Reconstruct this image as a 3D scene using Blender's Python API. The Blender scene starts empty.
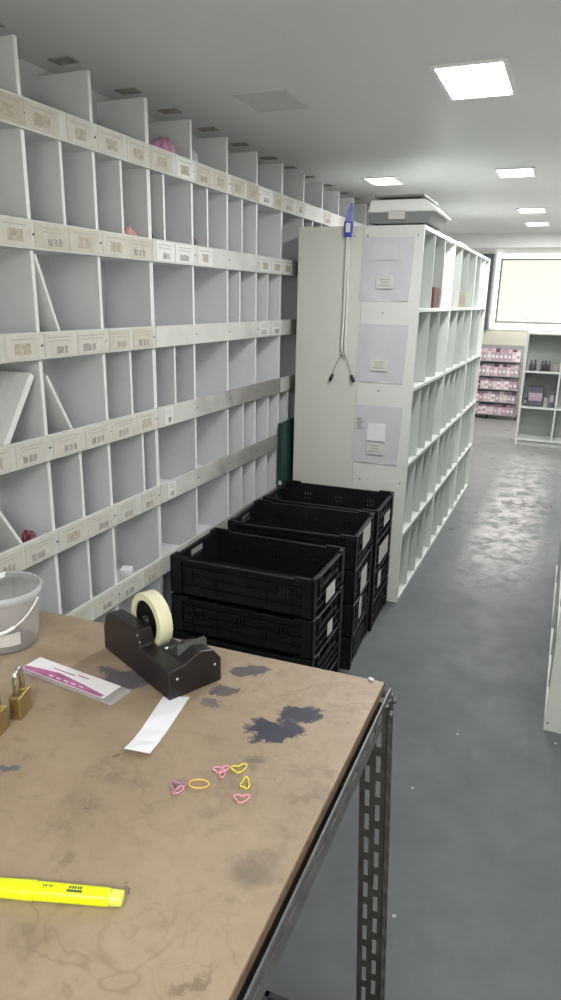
import bpy, bmesh, math, random
from mathutils import Matrix, Vector
R = math.radians
rnd = random.Random(7)
C = bpy.context.scene.collection

# ---------------------------------------------------------------- materials
def nt(name):
    m = bpy.data.materials.new(name); m.use_nodes = True
    n = m.node_tree.nodes; l = m.node_tree.links
    return m, n, l, n['Principled BSDF']
def mat(name, col, rough=.5, metal=0, spec=.5, emit=None, es=0, var=0, vscale=8, bump=0, bscale=60, trans=0, alpha=1, rvar=0):
    m, n, l, b = nt(name)
    b.inputs['Base Color'].default_value = (*col, 1)
    b.inputs['Roughness'].default_value = rough
    b.inputs['Metallic'].default_value = metal
    b.inputs['Specular IOR Level'].default_value = spec
    b.inputs['Transmission Weight'].default_value = trans
    b.inputs['Alpha'].default_value = alpha
    if emit: b.inputs['Emission Color'].default_value = (*emit, 1); b.inputs['Emission Strength'].default_value = es
    tc = n.new('ShaderNodeTexCoord')
    if var or rvar:
        t = n.new('ShaderNodeTexNoise'); t.inputs['Scale'].default_value = vscale; t.inputs['Detail'].default_value = 5
        l.new(tc.outputs['Object'], t.inputs['Vector'])
        if var:
            mx = n.new('ShaderNodeMix'); mx.data_type = 'RGBA'
            mx.inputs['A'].default_value = (*[c * (1 - var) for c in col], 1)
            mx.inputs['B'].default_value = (*[min(1, c * (1 + var)) for c in col], 1)
            r = n.new('ShaderNodeMapRange'); r.inputs[1].default_value = .3; r.inputs[2].default_value = .7
            l.new(t.outputs['Fac'], r.inputs[0]); l.new(r.outputs[0], mx.inputs['Factor'])
            l.new(mx.outputs['Result'], b.inputs['Base Color'])
        if rvar:
            r = n.new('ShaderNodeMapRange'); r.inputs[1].default_value = .3; r.inputs[2].default_value = .7
            r.inputs[3].default_value = rough - rvar; r.inputs[4].default_value = rough + rvar
            l.new(t.outputs['Fac'], r.inputs[0]); l.new(r.outputs[0], b.inputs['Roughness'])
    if bump:
        t = n.new('ShaderNodeTexNoise'); t.inputs['Scale'].default_value = bscale; t.inputs['Detail'].default_value = 3
        l.new(tc.outputs['Object'], t.inputs['Vector'])
        bp = n.new('ShaderNodeBump'); bp.inputs['Strength'].default_value = bump; bp.inputs['Distance'].default_value = .004
        l.new(t.outputs['Fac'], bp.inputs['Height']); l.new(bp.outputs[0], b.inputs['Normal'])
    return m

M = {}
M['ceil'] = mat('ceiling_paint', (.74, .75, .745), .45, var=.03, vscale=1.5, bump=.05, bscale=3, rvar=.05, spec=.5)
M['wall'] = mat('wall_paint', (.74, .73, .62), .6, var=.04, vscale=2)
M['shelf'] = mat('white_melamine', (.70, .705, .72), .45, var=.035, vscale=5)
M['shelf_edge'] = mat('white_edging', (.80, .81, .80), .4, var=.04, vscale=30)
M['back'] = mat('grey_backing', (.60, .605, .62), .6, var=.05, vscale=4)
M['band'] = mat('label_rail_paint', (.62, .62, .585), .45, var=.08, vscale=9)
M['unit'] = mat('unit_white', (.64, .665, .63), .38, var=.025, vscale=3)
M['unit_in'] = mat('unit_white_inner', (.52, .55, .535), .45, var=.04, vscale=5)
M['unit_cream'] = mat('unit_cream', (.61, .62, .565), .5, var=.025, vscale=2)
M['band_graded'] = None
M['screw'] = mat('screw_dark', (.10, .09, .08), .4, metal=.6)
M['ink'] = mat('ink_grey', (.25, .24, .23), .8)
M['inkf'] = mat('ink_faded', (.44, .43, .39), .8)
M['lab'] = [mat('label_yellowed', (.56, .535, .45), .6, var=.08, vscale=30), mat('label_cream', (.60, .585, .52), .6, var=.06, vscale=30),
            mat('label_white', (.74, .74, .73), .5, var=.03, vscale=30), mat('label_tan', (.52, .47, .375), .6, var=.08, vscale=30)]
M['barc'] = mat('barcode_smudged', (.34, .32, .30), .8, var=.35, vscale=120)
M['barf'] = mat('barcode_brown', (.48, .43, .34), .8, var=.25, vscale=90)
M['crate'] = mat('crate_black_plastic', (.006, .007, .008), .45, bump=.1, bscale=200, spec=.35, rvar=.06, vscale=20)
M['crate_g'] = mat('crate_dark_green_plastic', (.010, .019, .018), .42, spec=.45)
M['paper'] = mat('paper_white', (.74, .74, .76), .6, var=.03, vscale=12)
M['paper_lilac'] = mat('paper_in_sleeve', (.55, .55, .585), .25, var=.05, vscale=9, spec=.6)
M['sleeve'] = mat('plastic_sleeve', (.57, .57, .61), .18, spec=.7, var=.04, vscale=6)
M['sticker'] = mat('sticker_cream', (.60, .59, .57), .6)
M['steel'] = mat('slotted_angle_grey', (.075, .069, .065), .45, metal=.4, var=.15, vscale=30, rvar=.08)
M['steel_l'] = mat('slotted_angle_beam', (.13, .13, .13), .45, metal=.3, var=.2, vscale=25, rvar=.08)
M['darkwood'] = mat('dark_bearer', (.03, .022, .018), .7)
M['boardedge'] = mat('chipboard_edge', (.16, .10, .06), .8, var=.3, vscale=60)
M['disp'] = mat('dispenser_plastic', (.011, .009, .010), .36, var=.15, vscale=15, bump=.06, bscale=300)
M['disp2'] = mat('dispenser_hub', (.012, .012, .014), .35)
M['blade'] = mat('blade_steel', (.6, .6, .6), .3, metal=.9)
M['tape'] = mat('masking_tape', (.68, .66, .46), .5, var=.04, vscale=40)
M['tape_s'] = mat('tape_side', (.50, .49, .36), .5)
M['brass'] = mat('brass', (.42, .31, .13), .34, metal=.85, var=.12, vscale=30, rvar=.06)
M['shackle'] = mat('shackle_steel', (.55, .52, .47), .25, metal=.9)
M['neon'] = mat('highlighter_yellow', (.74, .84, .01), .35, emit=(.8, .95, 0), es=.03)
M['neon_t'] = mat('highlighter_tip', (.70, .78, .10), .3, spec=.7)
M['navy'] = mat('print_dark', (.08, .12, .06), .6)
M['bucket'] = mat('clear_plastic', (.80, .82, .84), .22, trans=.6, alpha=.30, spec=.6)
M['bucketrim'] = mat('clear_plastic_rim', (.72, .74, .76), .25, trans=.3, alpha=.55)
M['whitepl'] = mat('white_plastic', (.82, .82, .83), .35)
M['violet'] = mat('violet_print', (.34, .24, .55), .5)
M['magenta'] = mat('magenta_print', (.38, .12, .25), .5, var=.3, vscale=60)
M['card'] = mat('packet_card', (.80, .77, .79), .35)
M['film'] = mat('packet_film', (.55, .52, .52), .15, alpha=.45, spec=.7)
M['blue'] = mat('blue_plastic', (.05, .06, .42), .35, var=.3, vscale=40)
M['blue_l'] = mat('blue_translucent', (.25, .27, .62), .3)
M['cord'] = mat('white_cord', (.74, .74, .70), .5)
M['black'] = mat('black_rubber', (.01, .01, .01), .5)
M['scale_w'] = mat('scale_housing', (.86, .88, .86), .4)
M['scale_g'] = mat('scale_grey', (.22, .235, .23), .45)
M['scale_d'] = mat('scale_dark', (.05, .055, .055), .4)
M['green'] = mat('dark_green_board', (.012, .05, .042), .5, var=.1)
M['frame_g'] = mat('window_frame_grey', (.22, .24, .27), .45)
M['pillar'] = mat('dark_grey_post', (.10, .115, .14), .6)
M['sill'] = mat('window_sill_glowing', (.8, .8, .8), .4, emit=(1, 1, 1), es=1.2)  # sill made to glow; window brightness painted on as emission
M['blind'] = mat('roller_blind_backlit', (.3, .3, .25), .8, emit=(1, .985, .86), es=.80)
M['glow'] = mat('glowing_window_surround', (.9, .9, .9), .8, emit=(1, 1, 1), es=4)  # white surround of the window, given emission to glow like daylight
M['led'] = mat('led_diffuser', (.9, .9, .9), .5, emit=(1, 1, 1), es=14)
M['led_d'] = mat('led_diffuser_soft', (.9, .9, .9), .5, emit=(1, 1, .99), es=5)
M['led_off'] = mat('led_unlit', (.60, .61, .61), .4)
M['cab'] = mat('cabinet_grey', (.44, .46, .44), .5, var=.03)
M['cab_e'] = mat('cabinet_edge', (.62, .64, .62), .5)
M['wire'] = mat('rack_wire', (.45, .44, .45), .4, metal=.6)
M['ceil_patch'] = mat('ceiling_patch_brown', (.34, .31, .28), .7, var=.3, vscale=60)
M['pk'] = [mat('pack_pink', (.48, .25, .34), .4, var=.3, vscale=80), mat('pack_white', (.75, .70, .73), .4, var=.1, vscale=80),
           mat('pack_mauve', (.40, .30, .36), .4, var=.3, vscale=80), mat('pack_plum', (.14, .07, .10), .4, var=.3, vscale=80),
           mat('pack_blush', (.62, .48, .50), .4, var=.2, vscale=80), mat('pack_grey', (.35, .34, .36), .4, var=.2, vscale=80)]
M['redbrown'] = mat('red_brown_card', (.10, .03, .03), .5, var=.2, vscale=30)
M['tan'] = mat('tan_card', (.36, .30, .20), .6, var=.15, vscale=30)
M['peach'] = mat('peach_film', (.62, .32, .28), .4, var=.2, vscale=60)
M['crimson'] = mat('crimson_film', (.16, .03, .05), .35, var=.3, vscale=60)
M['clear'] = mat('crinkled_clear_film', (.75, .76, .78), .12, alpha=.4, spec=.8, bump=.5, bscale=60)
M['pinkbag'] = mat('pink_film_bag', (.50, .25, .36), .3, spec=.8, bump=.5, bscale=80, var=.4, vscale=40)
M['darkbot'] = mat('dark_bottle', (.05, .05, .055), .3)
M['slate'] = mat('slate_box', (.09, .085, .12), .5, var=.2, vscale=20)
M['band_pink'] = mat('pink_rubber', (.75, .30, .42), .4)
M['band_mauve'] = mat('mauve_rubber', (.42, .22, .32), .4)
M['band_yel'] = mat('yellow_rubber', (.80, .66, .05), .4)
M['band_org'] = mat('amber_rubber', (.78, .50, .10), .4)
M['paperstrip'] = mat('strip_paper', (.80, .80, .84), .5)

def graded_band():  # rail colour darkens along local Y, broken up by noise
    m, n, l, b = nt('label_rail_graded'); tc = n.new('ShaderNodeTexCoord')
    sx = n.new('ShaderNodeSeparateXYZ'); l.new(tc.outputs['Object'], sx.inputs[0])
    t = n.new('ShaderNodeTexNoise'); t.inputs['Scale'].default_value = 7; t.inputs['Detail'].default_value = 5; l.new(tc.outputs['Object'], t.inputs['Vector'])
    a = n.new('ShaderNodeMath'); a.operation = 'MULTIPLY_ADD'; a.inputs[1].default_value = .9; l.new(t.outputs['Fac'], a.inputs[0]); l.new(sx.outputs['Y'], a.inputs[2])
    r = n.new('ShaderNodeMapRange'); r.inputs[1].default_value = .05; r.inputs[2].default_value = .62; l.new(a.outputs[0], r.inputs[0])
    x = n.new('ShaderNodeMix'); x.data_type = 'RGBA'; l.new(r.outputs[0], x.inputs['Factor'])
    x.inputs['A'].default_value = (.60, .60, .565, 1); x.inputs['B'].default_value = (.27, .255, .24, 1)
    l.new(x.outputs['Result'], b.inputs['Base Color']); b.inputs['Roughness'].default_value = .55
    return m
M['band_graded'] = graded_band()
def floor_material():
    m, n, l, b = nt('floor_grey_painted_concrete')
    tc = n.new('ShaderNodeTexCoord')
    def noise(s, d=6, r=.55, dist=0):
        t = n.new('ShaderNodeTexNoise'); t.inputs['Scale'].default_value = s; t.inputs['Detail'].default_value = d
        t.inputs['Roughness'].default_value = r; t.inputs['Distortion'].default_value = dist
        l.new(tc.outputs['Object'], t.inputs['Vector']); return t.outputs['Fac']
    def ramp(src, a, c, va=0, vb=1):
        r = n.new('ShaderNodeMapRange'); r.inputs[1].default_value = a; r.inputs[2].default_value = c
        r.inputs[3].default_value = va; r.inputs[4].default_value = vb
        l.new(src, r.inputs[0]); return r.outputs[0]
    def mix(f, a, c):
        x = n.new('ShaderNodeMix'); x.data_type = 'RGBA'
        l.new(f, x.inputs['Factor'])
        for k, v in (('A', a), ('B', c)):
            if isinstance(v, tuple): x.inputs[k].default_value = (*v, 1)
            else: l.new(v, x.inputs[k])
        return x.outputs['Result']
    def math2(op, a, c):
        x = n.new('ShaderNodeMath'); x.operation = op; l.new(a, x.inputs[0]); l.new(c, x.inputs[1]); return x.outputs[0]
    base = mix(ramp(noise(1.3), .35, .65), (.108, .118, .118), (.135, .146, .144))
    base = mix(ramp(noise(9, 8), .4, .75, 0, .5), base, (.085, .092, .095))
    worn_glare = ramp(noise(9, 10, .72, .4), .42, .56, 0, .9)
    sx = n.new('ShaderNodeSeparateXYZ'); l.new(tc.outputs['Object'], sx.inputs[0])
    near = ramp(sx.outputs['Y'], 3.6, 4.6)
    wxa = ramp(sx.outputs['X'], -.52, -.38); wxb = ramp(sx.outputs['X'], .02, -.16)
    wx = math2('MULTIPLY', wxa, wxb)
    mu = n.new('ShaderNodeMath'); mu.operation = 'MULTIPLY'; l.new(worn_glare, mu.inputs[0]); l.new(near, mu.inputs[1])
    mu2 = n.new('ShaderNodeMath'); mu2.operation = 'MULTIPLY'; l.new(mu.outputs[0], mu2.inputs[0]); l.new(wx, mu2.inputs[1])
    base = mix(mu2.outputs[0], base, (.52, .48, .48))  # window glare painted as pale colour over the worn patches
    base = mix(ramp(sx.outputs['Y'], 5.2, 8.5, 0, .9), base, (.30, .30, .295))  # far floor colour lightened to carry its bright reflection
    v = n.new('ShaderNodeTexVoronoi'); v.inputs['Scale'].default_value = 6.5; l.new(tc.outputs['Object'], v.inputs['Vector'])
    spots = ramp(v.outputs['Distance'], .028, .040, 1, 0)
    base = mix(spots, base, (.42, .43, .42))
    l.new(base, b.inputs['Base Color'])
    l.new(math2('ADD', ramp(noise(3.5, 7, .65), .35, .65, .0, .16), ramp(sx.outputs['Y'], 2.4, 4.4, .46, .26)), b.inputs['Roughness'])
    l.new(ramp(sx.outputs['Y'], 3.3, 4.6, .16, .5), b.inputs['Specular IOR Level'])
    bp = n.new('ShaderNodeBump'); bp.inputs['Strength'].default_value = .10; bp.inputs['Distance'].default_value = .01
    l.new(noise(14, 6), bp.inputs['Height']); l.new(bp.outputs[0], b.inputs['Normal'])
    return m
M['floor'] = floor_material()

def table_material():
    m, n, l, b = nt('chipboard_top_stained')
    tc = n.new('ShaderNodeTexCoord')
    def noise(s, d=6, r=.55, dist=0, vec=None):
        t = n.new('ShaderNodeTexNoise'); t.inputs['Scale'].default_value = s; t.inputs['Detail'].default_value = d
        t.inputs['Roughness'].default_value = r; t.inputs['Distortion'].default_value = dist
        l.new(vec or tc.outputs['Object'], t.inputs['Vector']); return t
    def ramp(src, a, c, va=0, vb=1):
        r = n.new('ShaderNodeMapRange'); r.inputs[1].default_value = a; r.inputs[2].default_value = c
        r.inputs[3].default_value = va; r.inputs[4].default_value = vb
        l.new(src, r.inputs[0]); return r.outputs[0]
    def mix(f, a, c):
        x = n.new('ShaderNodeMix'); x.data_type = 'RGBA'; l.new(f, x.inputs['Factor'])
        for k, v in (('A', a), ('B', c)):
            if isinstance(v, tuple): x.inputs[k].default_value = (*v, 1)
            else: l.new(v, x.inputs[k])
        return x.outputs['Result']
    def math2(op, a, c):
        x = n.new('ShaderNodeMath'); x.operation = op
        for i, v in enumerate((a, c)):
            if isinstance(v, (int, float)): x.inputs[i].default_value = v
            else: l.new(v, x.inputs[i])
        return x.outputs[0]
    base = mix(ramp(noise(7, 5).outputs['Fac'], .35, .68), (.295, .22, .145), (.36, .275, .188))
    base = mix(ramp(noise(60, 3).outputs['Fac'], .3, .8, 0, .35), base, (.235, .175, .115))
    # wandering water-stain rims
    for sc, th, amt, colr in ((11, .5, .55, (.20, .145, .095)), (19, .47, .45, (.215, .16, .105))):
        f = noise(sc, 2, .5, .8).outputs['Fac']
        d = math2('ABSOLUTE', math2('SUBTRACT', f, th), 0)
        line = ramp(d, .0, .022, 1, 0)
        gate = ramp(noise(4.3 + sc * .1, 3).outputs['Fac'], .46, .62, 0, amt)
        base = mix(math2('MULTIPLY', line, gate), base, colr)
    base = mix(ramp(noise(19, 6, .65).outputs['Fac'], .54, .72, 0, .6), base, (.165, .125, .09))
    # smudges of dark paint: wobbling blobs at their places on the board
    wob = noise(34, 7, .72)
    wv = n.new('ShaderNodeVectorMath'); wv.operation = 'SUBTRACT'; wv.inputs[1].default_value = (.5, .5, .5)
    l.new(wob.outputs['Color'], wv.inputs[0])
    ws = n.new('ShaderNodeVectorMath'); ws.operation = 'SCALE'; ws.inputs['Scale'].default_value = .075
    l.new(wv.outputs[0], ws.inputs[0])
    ad = n.new('ShaderNodeVectorMath'); ad.operation = 'ADD'; l.new(tc.outputs['Object'], ad.inputs[0]); l.new(ws.outputs[0], ad.inputs[1])
    def blob(x, y, rx, ry, rot, colr, amt=1.0, soft=.13):
        nonlocal base
        mp = n.new('ShaderNodeMapping'); mp.vector_type = 'TEXTURE'
        mp.inputs['Location'].default_value = (x, y, 0); mp.inputs['Rotation'].default_value = (0, 0, rot)
        mp.inputs['Scale'].default_value = (rx, ry, 10)
        l.new(ad.outputs[0], mp.inputs['Vector'])
        ln = n.new('ShaderNodeVectorMath'); ln.operation = 'LENGTH'; l.new(mp.outputs[0], ln.inputs[0])
        base = mix(ramp(ln.outputs['Value'], 1 - soft, 1 + soft, amt, 0), base, colr)
    for a in TABLE_BLOBS: blob(*a)
    l.new(base, b.inputs['Base Color'])
    b.inputs['Roughness'].default_value = .5
    bp = n.new('ShaderNodeBump'); bp.inputs['Strength'].default_value = .15; bp.inputs['Distance'].default_value = .002
    l.new(noise(90, 4).outputs['Fac'], bp.inputs['Height']); l.new(bp.outputs[0], b.inputs['Normal'])
    return m

# ---------------------------------------------------------------- mesh builder
class MB:
    def __init__(s): s.v = []; s.f = []; s.mi = []; s.sm = []
    def add(s, vs, fs, m=0, T=None, smooth=False):
        o = len(s.v)
        for p in vs: s.v.append(tuple(T @ Vector(p)) if T else tuple(p))
        for f in fs: s.f.append([o + i for i in f]); s.mi.append(m); s.sm.append(smooth)
        return s
    def box(s, a, b, m=0, T=None):
        (x0, y0, z0), (x1, y1, z1) = a, b
        vs = [(x0,y0,z0),(x1,y0,z0),(x1,y1,z0),(x0,y1,z0),(x0,y0,z1),(x1,y0,z1),(x1,y1,z1),(x0,y1,z1)]
        return s.add(vs, [(0,3,2,1),(4,5,6,7),(0,1,5,4),(1,2,6,5),(2,3,7,6),(3,0,4,7)], m, T)
    def frus(s, a0, b0, z0, a1, b1, z1, m=0, T=None):   # box whose top differs from its base
        vs = [(a0[0],a0[1],z0),(b0[0],a0[1],z0),(b0[0],b0[1],z0),(a0[0],b0[1],z0),(a1[0],a1[1],z1),(b1[0],a1[1],z1),(b1[0],b1[1],z1),(a1[0],b1[1],z1)]
        return s.add(vs, [(0,3,2,1),(4,5,6,7),(0,1,5,4),(1,2,6,5),(2,3,7,6),(3,0,4,7)], m, T)
    def lathe(s, prof, n=24, m=0, T=None, smooth=True, closed=False):
        vs = []; fs = []
        for r, z in prof:
            for i in range(n):
                a = 2 * math.pi * i / n; vs.append((r * math.cos(a), r * math.sin(a), z))
        k = len(prof); rng = k if closed else k - 1
        for j in range(rng):
            j2 = (j + 1) % k
            for i in range(n):
                i2 = (i + 1) % n; fs.append((j*n+i, j*n+i2, j2*n+i2, j2*n+i))
        s.add(vs, fs, m, T, smooth)
        if not closed:
            for j, rev in ((0, True), (k - 1, False)):
                if prof[j][0] > 1e-5:
                    ids = [(i) for i in range(n)]
                    vv = [(prof[j][0]*math.cos(2*math.pi*i/n), prof[j][0]*math.sin(2*math.pi*i/n), prof[j][1]) for i in range(n)]
                    s.add(vv, [ids[::-1] if rev else ids], m, T)
        return s
    def tube(s, pts, r, n=8, m=0, closed=False):
        P = [Vector(p) for p in pts]; K = len(P); rings = []
        up = Vector((0, 0, 1))
        for i, p in enumerate(P):
            if closed: t = P[(i+1) % K] - P[i-1]
            else: t = P[min(i+1, K-1)] - P[max(i-1, 0)]
            t.normalize()
            a = t.cross(up)
            if a.length < .05: a = t.cross(Vector((1, 0, 0)))
            a.normalize(); b = a.cross(t)
            rr = r[i] if isinstance(r, (list, tuple)) else r
            rings.append([tuple(p + (a * math.cos(2*math.pi*k/n) + b * math.sin(2*math.pi*k/n)) * rr) for k in range(n)])
        vs = [v for rg in rings for v in rg]; fs = []
        for j in range(K if closed else K - 1):
            j2 = (j + 1) % K
            for k in range(n): fs.append((j*n+k, j*n+(k+1) % n, j2*n+(k+1) % n, j2*n+k))
        if not closed: fs += [list(range(n))[::-1], [(K-1)*n+k for k in range(n)]]
        return s.add(vs, fs, m, None, True)
    def prism(s, poly, y0, y1, m=0, T=None):      # polygon in xz extruded in y
        n = len(poly); vs = [(x, y0, z) for x, z in poly] + [(x, y1, z) for x, z in poly]
        fs = [list(range(n)), list(range(n, 2*n))[::-1]] + [((i+1) % n, i, n+i, n+(i+1) % n) for i in range(n)]
        return s.add(vs, fs, m, T)
    def build(s, name, mats, parent=None, bevel=0, seg=2):
        me = bpy.data.meshes.new(name); me.from_pydata(s.v, [], s.f)
        for m in (mats if isinstance(mats, (list, tuple)) else [mats]): me.materials.append(m)
        for i, p in enumerate(me.polygons): p.material_index = s.mi[i]; p.use_smooth = s.sm[i]
        bm = bmesh.new(); bm.from_mesh(me); bmesh.ops.recalc_face_normals(bm, faces=bm.faces); bm.to_mesh(me); bm.free()
        o = bpy.data.objects.new(name, me); C.objects.link(o)
        if parent: o.parent = parent
        if bevel:
            md = o.modifiers.new('bevel', 'BEVEL'); md.width = bevel; md.segments = seg; md.limit_method = 'ANGLE'; md.angle_limit = R(35)
        return o
def tag(o, label=None, cat=None, group=None, kind=None):
    for k, v in (('label', label), ('category', cat), ('group', group), ('kind', kind)):
        if v: o[k] = v
    return o
def empty(name, loc=(0,0,0), rz=0, label=None, cat=None, group=None):
    o = bpy.data.objects.new(name, None); C.objects.link(o); o.location = loc; o.rotation_euler = (0, 0, rz)
    o.empty_display_size = .05
    return tag(o, label, cat, group)
def copy_tree(o, parent=None):
    c = o.copy(); C.objects.link(c); c.parent = parent
    for ch in [q for q in bpy.data.objects if q.parent == o]: copy_tree(ch, c)
    return c
def Txy(x, y, z, rz=0): return Matrix.Translation((x, y, z)) @ Matrix.Rotation(rz, 4, 'Z')
def struct(o): o['kind'] = 'structure'; return o

# ---------------------------------------------------------------- camera (solved from vanishing points)
Xc = (0.92206943, 0.12639188, -0.36580466)
v1 = Vector((577 - 280.5, 305 - 500, 680)).normalized()
Xv = Vector(Xc)
Zv = Xv.cross(v1)     # world axes in camera coords (x right, y down, z forward)
if Zv.y > 0: Zv = -Zv
cr = Vector((Xv.x, v1.x, Zv.x)); cd = Vector((Xv.y, v1.y, Zv.y)); cf = Vector((Xv.z, v1.z, Zv.z))
mw = Matrix.Identity(4)
for i in range(3):
    mw[i][0] = cr[i]; mw[i][1] = -cd[i]; mw[i][2] = -cf[i]
mw[2][3] = 1.55
cam_d = bpy.data.cameras.new('camera'); cam = bpy.data.objects.new('camera', cam_d); C.objects.link(cam)
cam.matrix_world = mw
cam_d.sensor_fit = 'VERTICAL'; cam_d.sensor_height = 36; cam_d.lens = 680 / 1000 * 36
cam_d.shift_x = 0; cam_d.clip_start = .02
bpy.context.scene.camera = cam

# ---------------------------------------------------------------- the room
RX0, RX1, RY0, RY1, CZ = -1.57, 2.6, -1.6, 10.4, 2.2
struct(MB().box((RX0-.1, RY0-.1, -.1), (RX1+.1, RY1+.1, 0)).build('floor', M['floor']))
struct(MB().box((RX0-.1, RY0-.1, CZ), (RX1+.1, RY1+.1, CZ+.1)).build('ceiling', M['ceil']))
struct(MB().box((RX0-.1, RY0-.1, 0), (RX0, RY1+.1, CZ)).build('wall_left', M['back']))
struct(MB().box((RX1, RY0-.1, 0), (RX1+.1, RY1+.1, CZ)).build('wall_right', M['wall']))
struct(MB().box((RX0, RY0-.1, 0), (RX1, RY0, CZ)).build('wall_front', M['wall']))
wx0, wx1, wz0, wz1 = -1.10, 1.75, 1.22, 2.19
wb = MB()
wb.box((RX0, RY1, 0), (RX1, RY1+.1, wz0)); wb.box((RX0, RY1, wz0), (wx0, RY1+.1, CZ)); wb.box((wx1, RY1, wz0), (RX1, RY1+.1, CZ))
wb.box((wx0, RY1, wz1), (wx1, RY1+.1, CZ))
struct(wb.build('wall_back', M['wall']))
struct(MB().box((RX0, 7.3, 2.07), (RX1, 7.5, CZ)).build('trim_1', M['ceil']))          # ceiling beam
struct(MB().box((-1.29, 10.25, 1.19), (-1.13, 10.4, 2.2)).build('trim_2', M['pillar']))   # dark post left of the window
w = MB()
w.box((wx0, RY1-.01, 1.30), (wx0+.05, RY1+.05, wz1)).box((wx1-.05, RY1-.01, 1.30), (wx1, RY1+.05, wz1))
w.box((wx0+.05, RY1-.01, 2.145), (wx1-.05, RY1+.05, wz1))
w = w.build('window_1', M['glow']); struct(w)
f = MB().box((wx0+.05, RY1-.02, 1.30), (wx0+.075, RY1+.04, 2.14)).box((wx0+.05, RY1-.02, 1.285), (wx1-.05, RY1+.04, 1.31)).box((wx0+.05, RY1-.02, 2.125), (wx1-.05, RY1+.04, 2.15))
struct(f.build('window_frame', M['frame_g'], w))
struct(MB().box((wx0+.075, RY1+.005, 1.31), (wx1-.05, RY1+.02, 2.125)).build('roller_blind', M['blind'], w))
struct(MB().tube([(-.62, RY1-.004, 1.33), (-.615, RY1-.004, 1.36)], .012, 8).build('blind_pull', M['whitepl'], w))
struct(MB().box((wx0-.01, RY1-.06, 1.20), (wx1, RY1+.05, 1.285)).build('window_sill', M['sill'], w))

# ---------------------------------------------------------------- ceiling lights
def led(x, y, sx, sy, label, mt, grp='lit ceiling panels above the aisle'):
    t = empty('ceiling_light', (x, y, CZ), 0, label, 'ceiling light', grp)
    fr = MB(); e = .014
    fr.box((-sx-e, -sy-e, -.006), (sx+e, -sy, 0)).box((-sx-e, sy, -.006), (sx+e, sy+e, 0)).box((-sx-e, -sy, -.006), (-sx, sy, 0)).box((sx, -sy, -.006), (sx+e, sy, 0))
    fr.build('frame', M['whitepl'] if mt is not M['led_off'] else M['led_off'], t)
    MB().box((-sx, -sy, -.005), (sx, sy, -.001)).build('diffuser', mt, t)
    return t
led(-.37, 2.39, .095, .165, 'large bright square ceiling light nearest the camera', M['led'])
led(-1.09, 4.07, .08, .115, 'small ceiling light left of the others, above the weighing scale', M['led_d'])
led(-.376, 4.00, .085, .115, 'small ceiling light second along the aisle behind the large one', M['led_d'])
led(-.385, 5.57, .085, .12, 'small ceiling light third along the aisle', M['led_d'])
led(-.392, 6.50, .085, .12, 'ceiling light farthest along the aisle, nearest the beam', M['led_d'])
led(-1.05, 2.39, .08, .10, 'unlit pale ceiling panel over the wall pigeonholes', M['led_off'], 'x')
bpy.data.objects['ceiling_light.005'].pop('group', None)

# ---------------------------------------------------------------- wall pigeonhole shelving
FX, BX, P = -1.37, -1.555, .28875
def band_label(parent, y, w, z, kind, big):
    """paper label on the rail face, faces +x"""
    x = FX + .0105; h = .064
    mb = MB(); mb.box((x, y - w/2, z - .0695), (x + .0008, y + w/2, z - .0055), 0)
    if big:
        bw = w * rnd.uniform(.34, .5); by = y + rnd.uniform(-.1, .1) * w
        n = 9
        for i in range(n):
            if i in (3, 6) and rnd.random() < .6: continue
            a = by - bw/2 + bw * i / n
            mb.box((x + .0008, a, z - .062), (x + .0012, a + bw / n * .72, z - .042 + rnd.uniform(-.002, .002)), 2)
        for i in range(2):
            lw = w * rnd.uniform(.5, .8)
            mb.box((x + .0008, y - lw/2, z - .018 - i * .010), (x + .0012, y + lw/2, z - .0155 - i * .010), 1)
    else:
        bw = w * rnd.uniform(.4, .5)
        mb.box((x + .0008, y - bw/2, z - .058), (x + .0012, y + bw/2, z - .028), 2)
        mb.box((x + .0008, y - w*.35, z - .018), (x + .0012, y + w*.35, z - .0155), 1)
    return mb.build('paper_label', [M['lab'][kind], M['inkf'], M['barc'] if big else M['barf']], parent)
scr = None
HALF = {  # row -> offsets (in cells from module start) of the short extra dividers, per module
    0: {7: [2.5, 3.47], 6: [], 5: [3.5], 4: [2.5, 3.69], 3: [2.53], 2: [1.5, 2.5], 1: [2.5]},
    1: {7: [.33, 1.42, 2.49], 6: [2.42, 3.47], 5: [.49], 4: [2.55, 3.55], 3: [2.5, 3.5], 2: [1.5], 1: [2.5]},
    2: {7: [1.5], 6: [1.5], 5: [1.5], 4: [.5], 3: [.5], 2: [], 1: []},
    3: {7: [], 6: [], 5: [], 4: [], 3: [], 2: [], 1: []}}
names = ['nearest white pigeonhole bay on the left wall, behind the workbench', 'second white pigeonhole bay on the left wall, beside the black crates',
         'third white pigeonhole bay on the left wall, partly behind the standing unit', 'farthest white pigeonhole bay on the left wall, seen over the standing unit']
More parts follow.
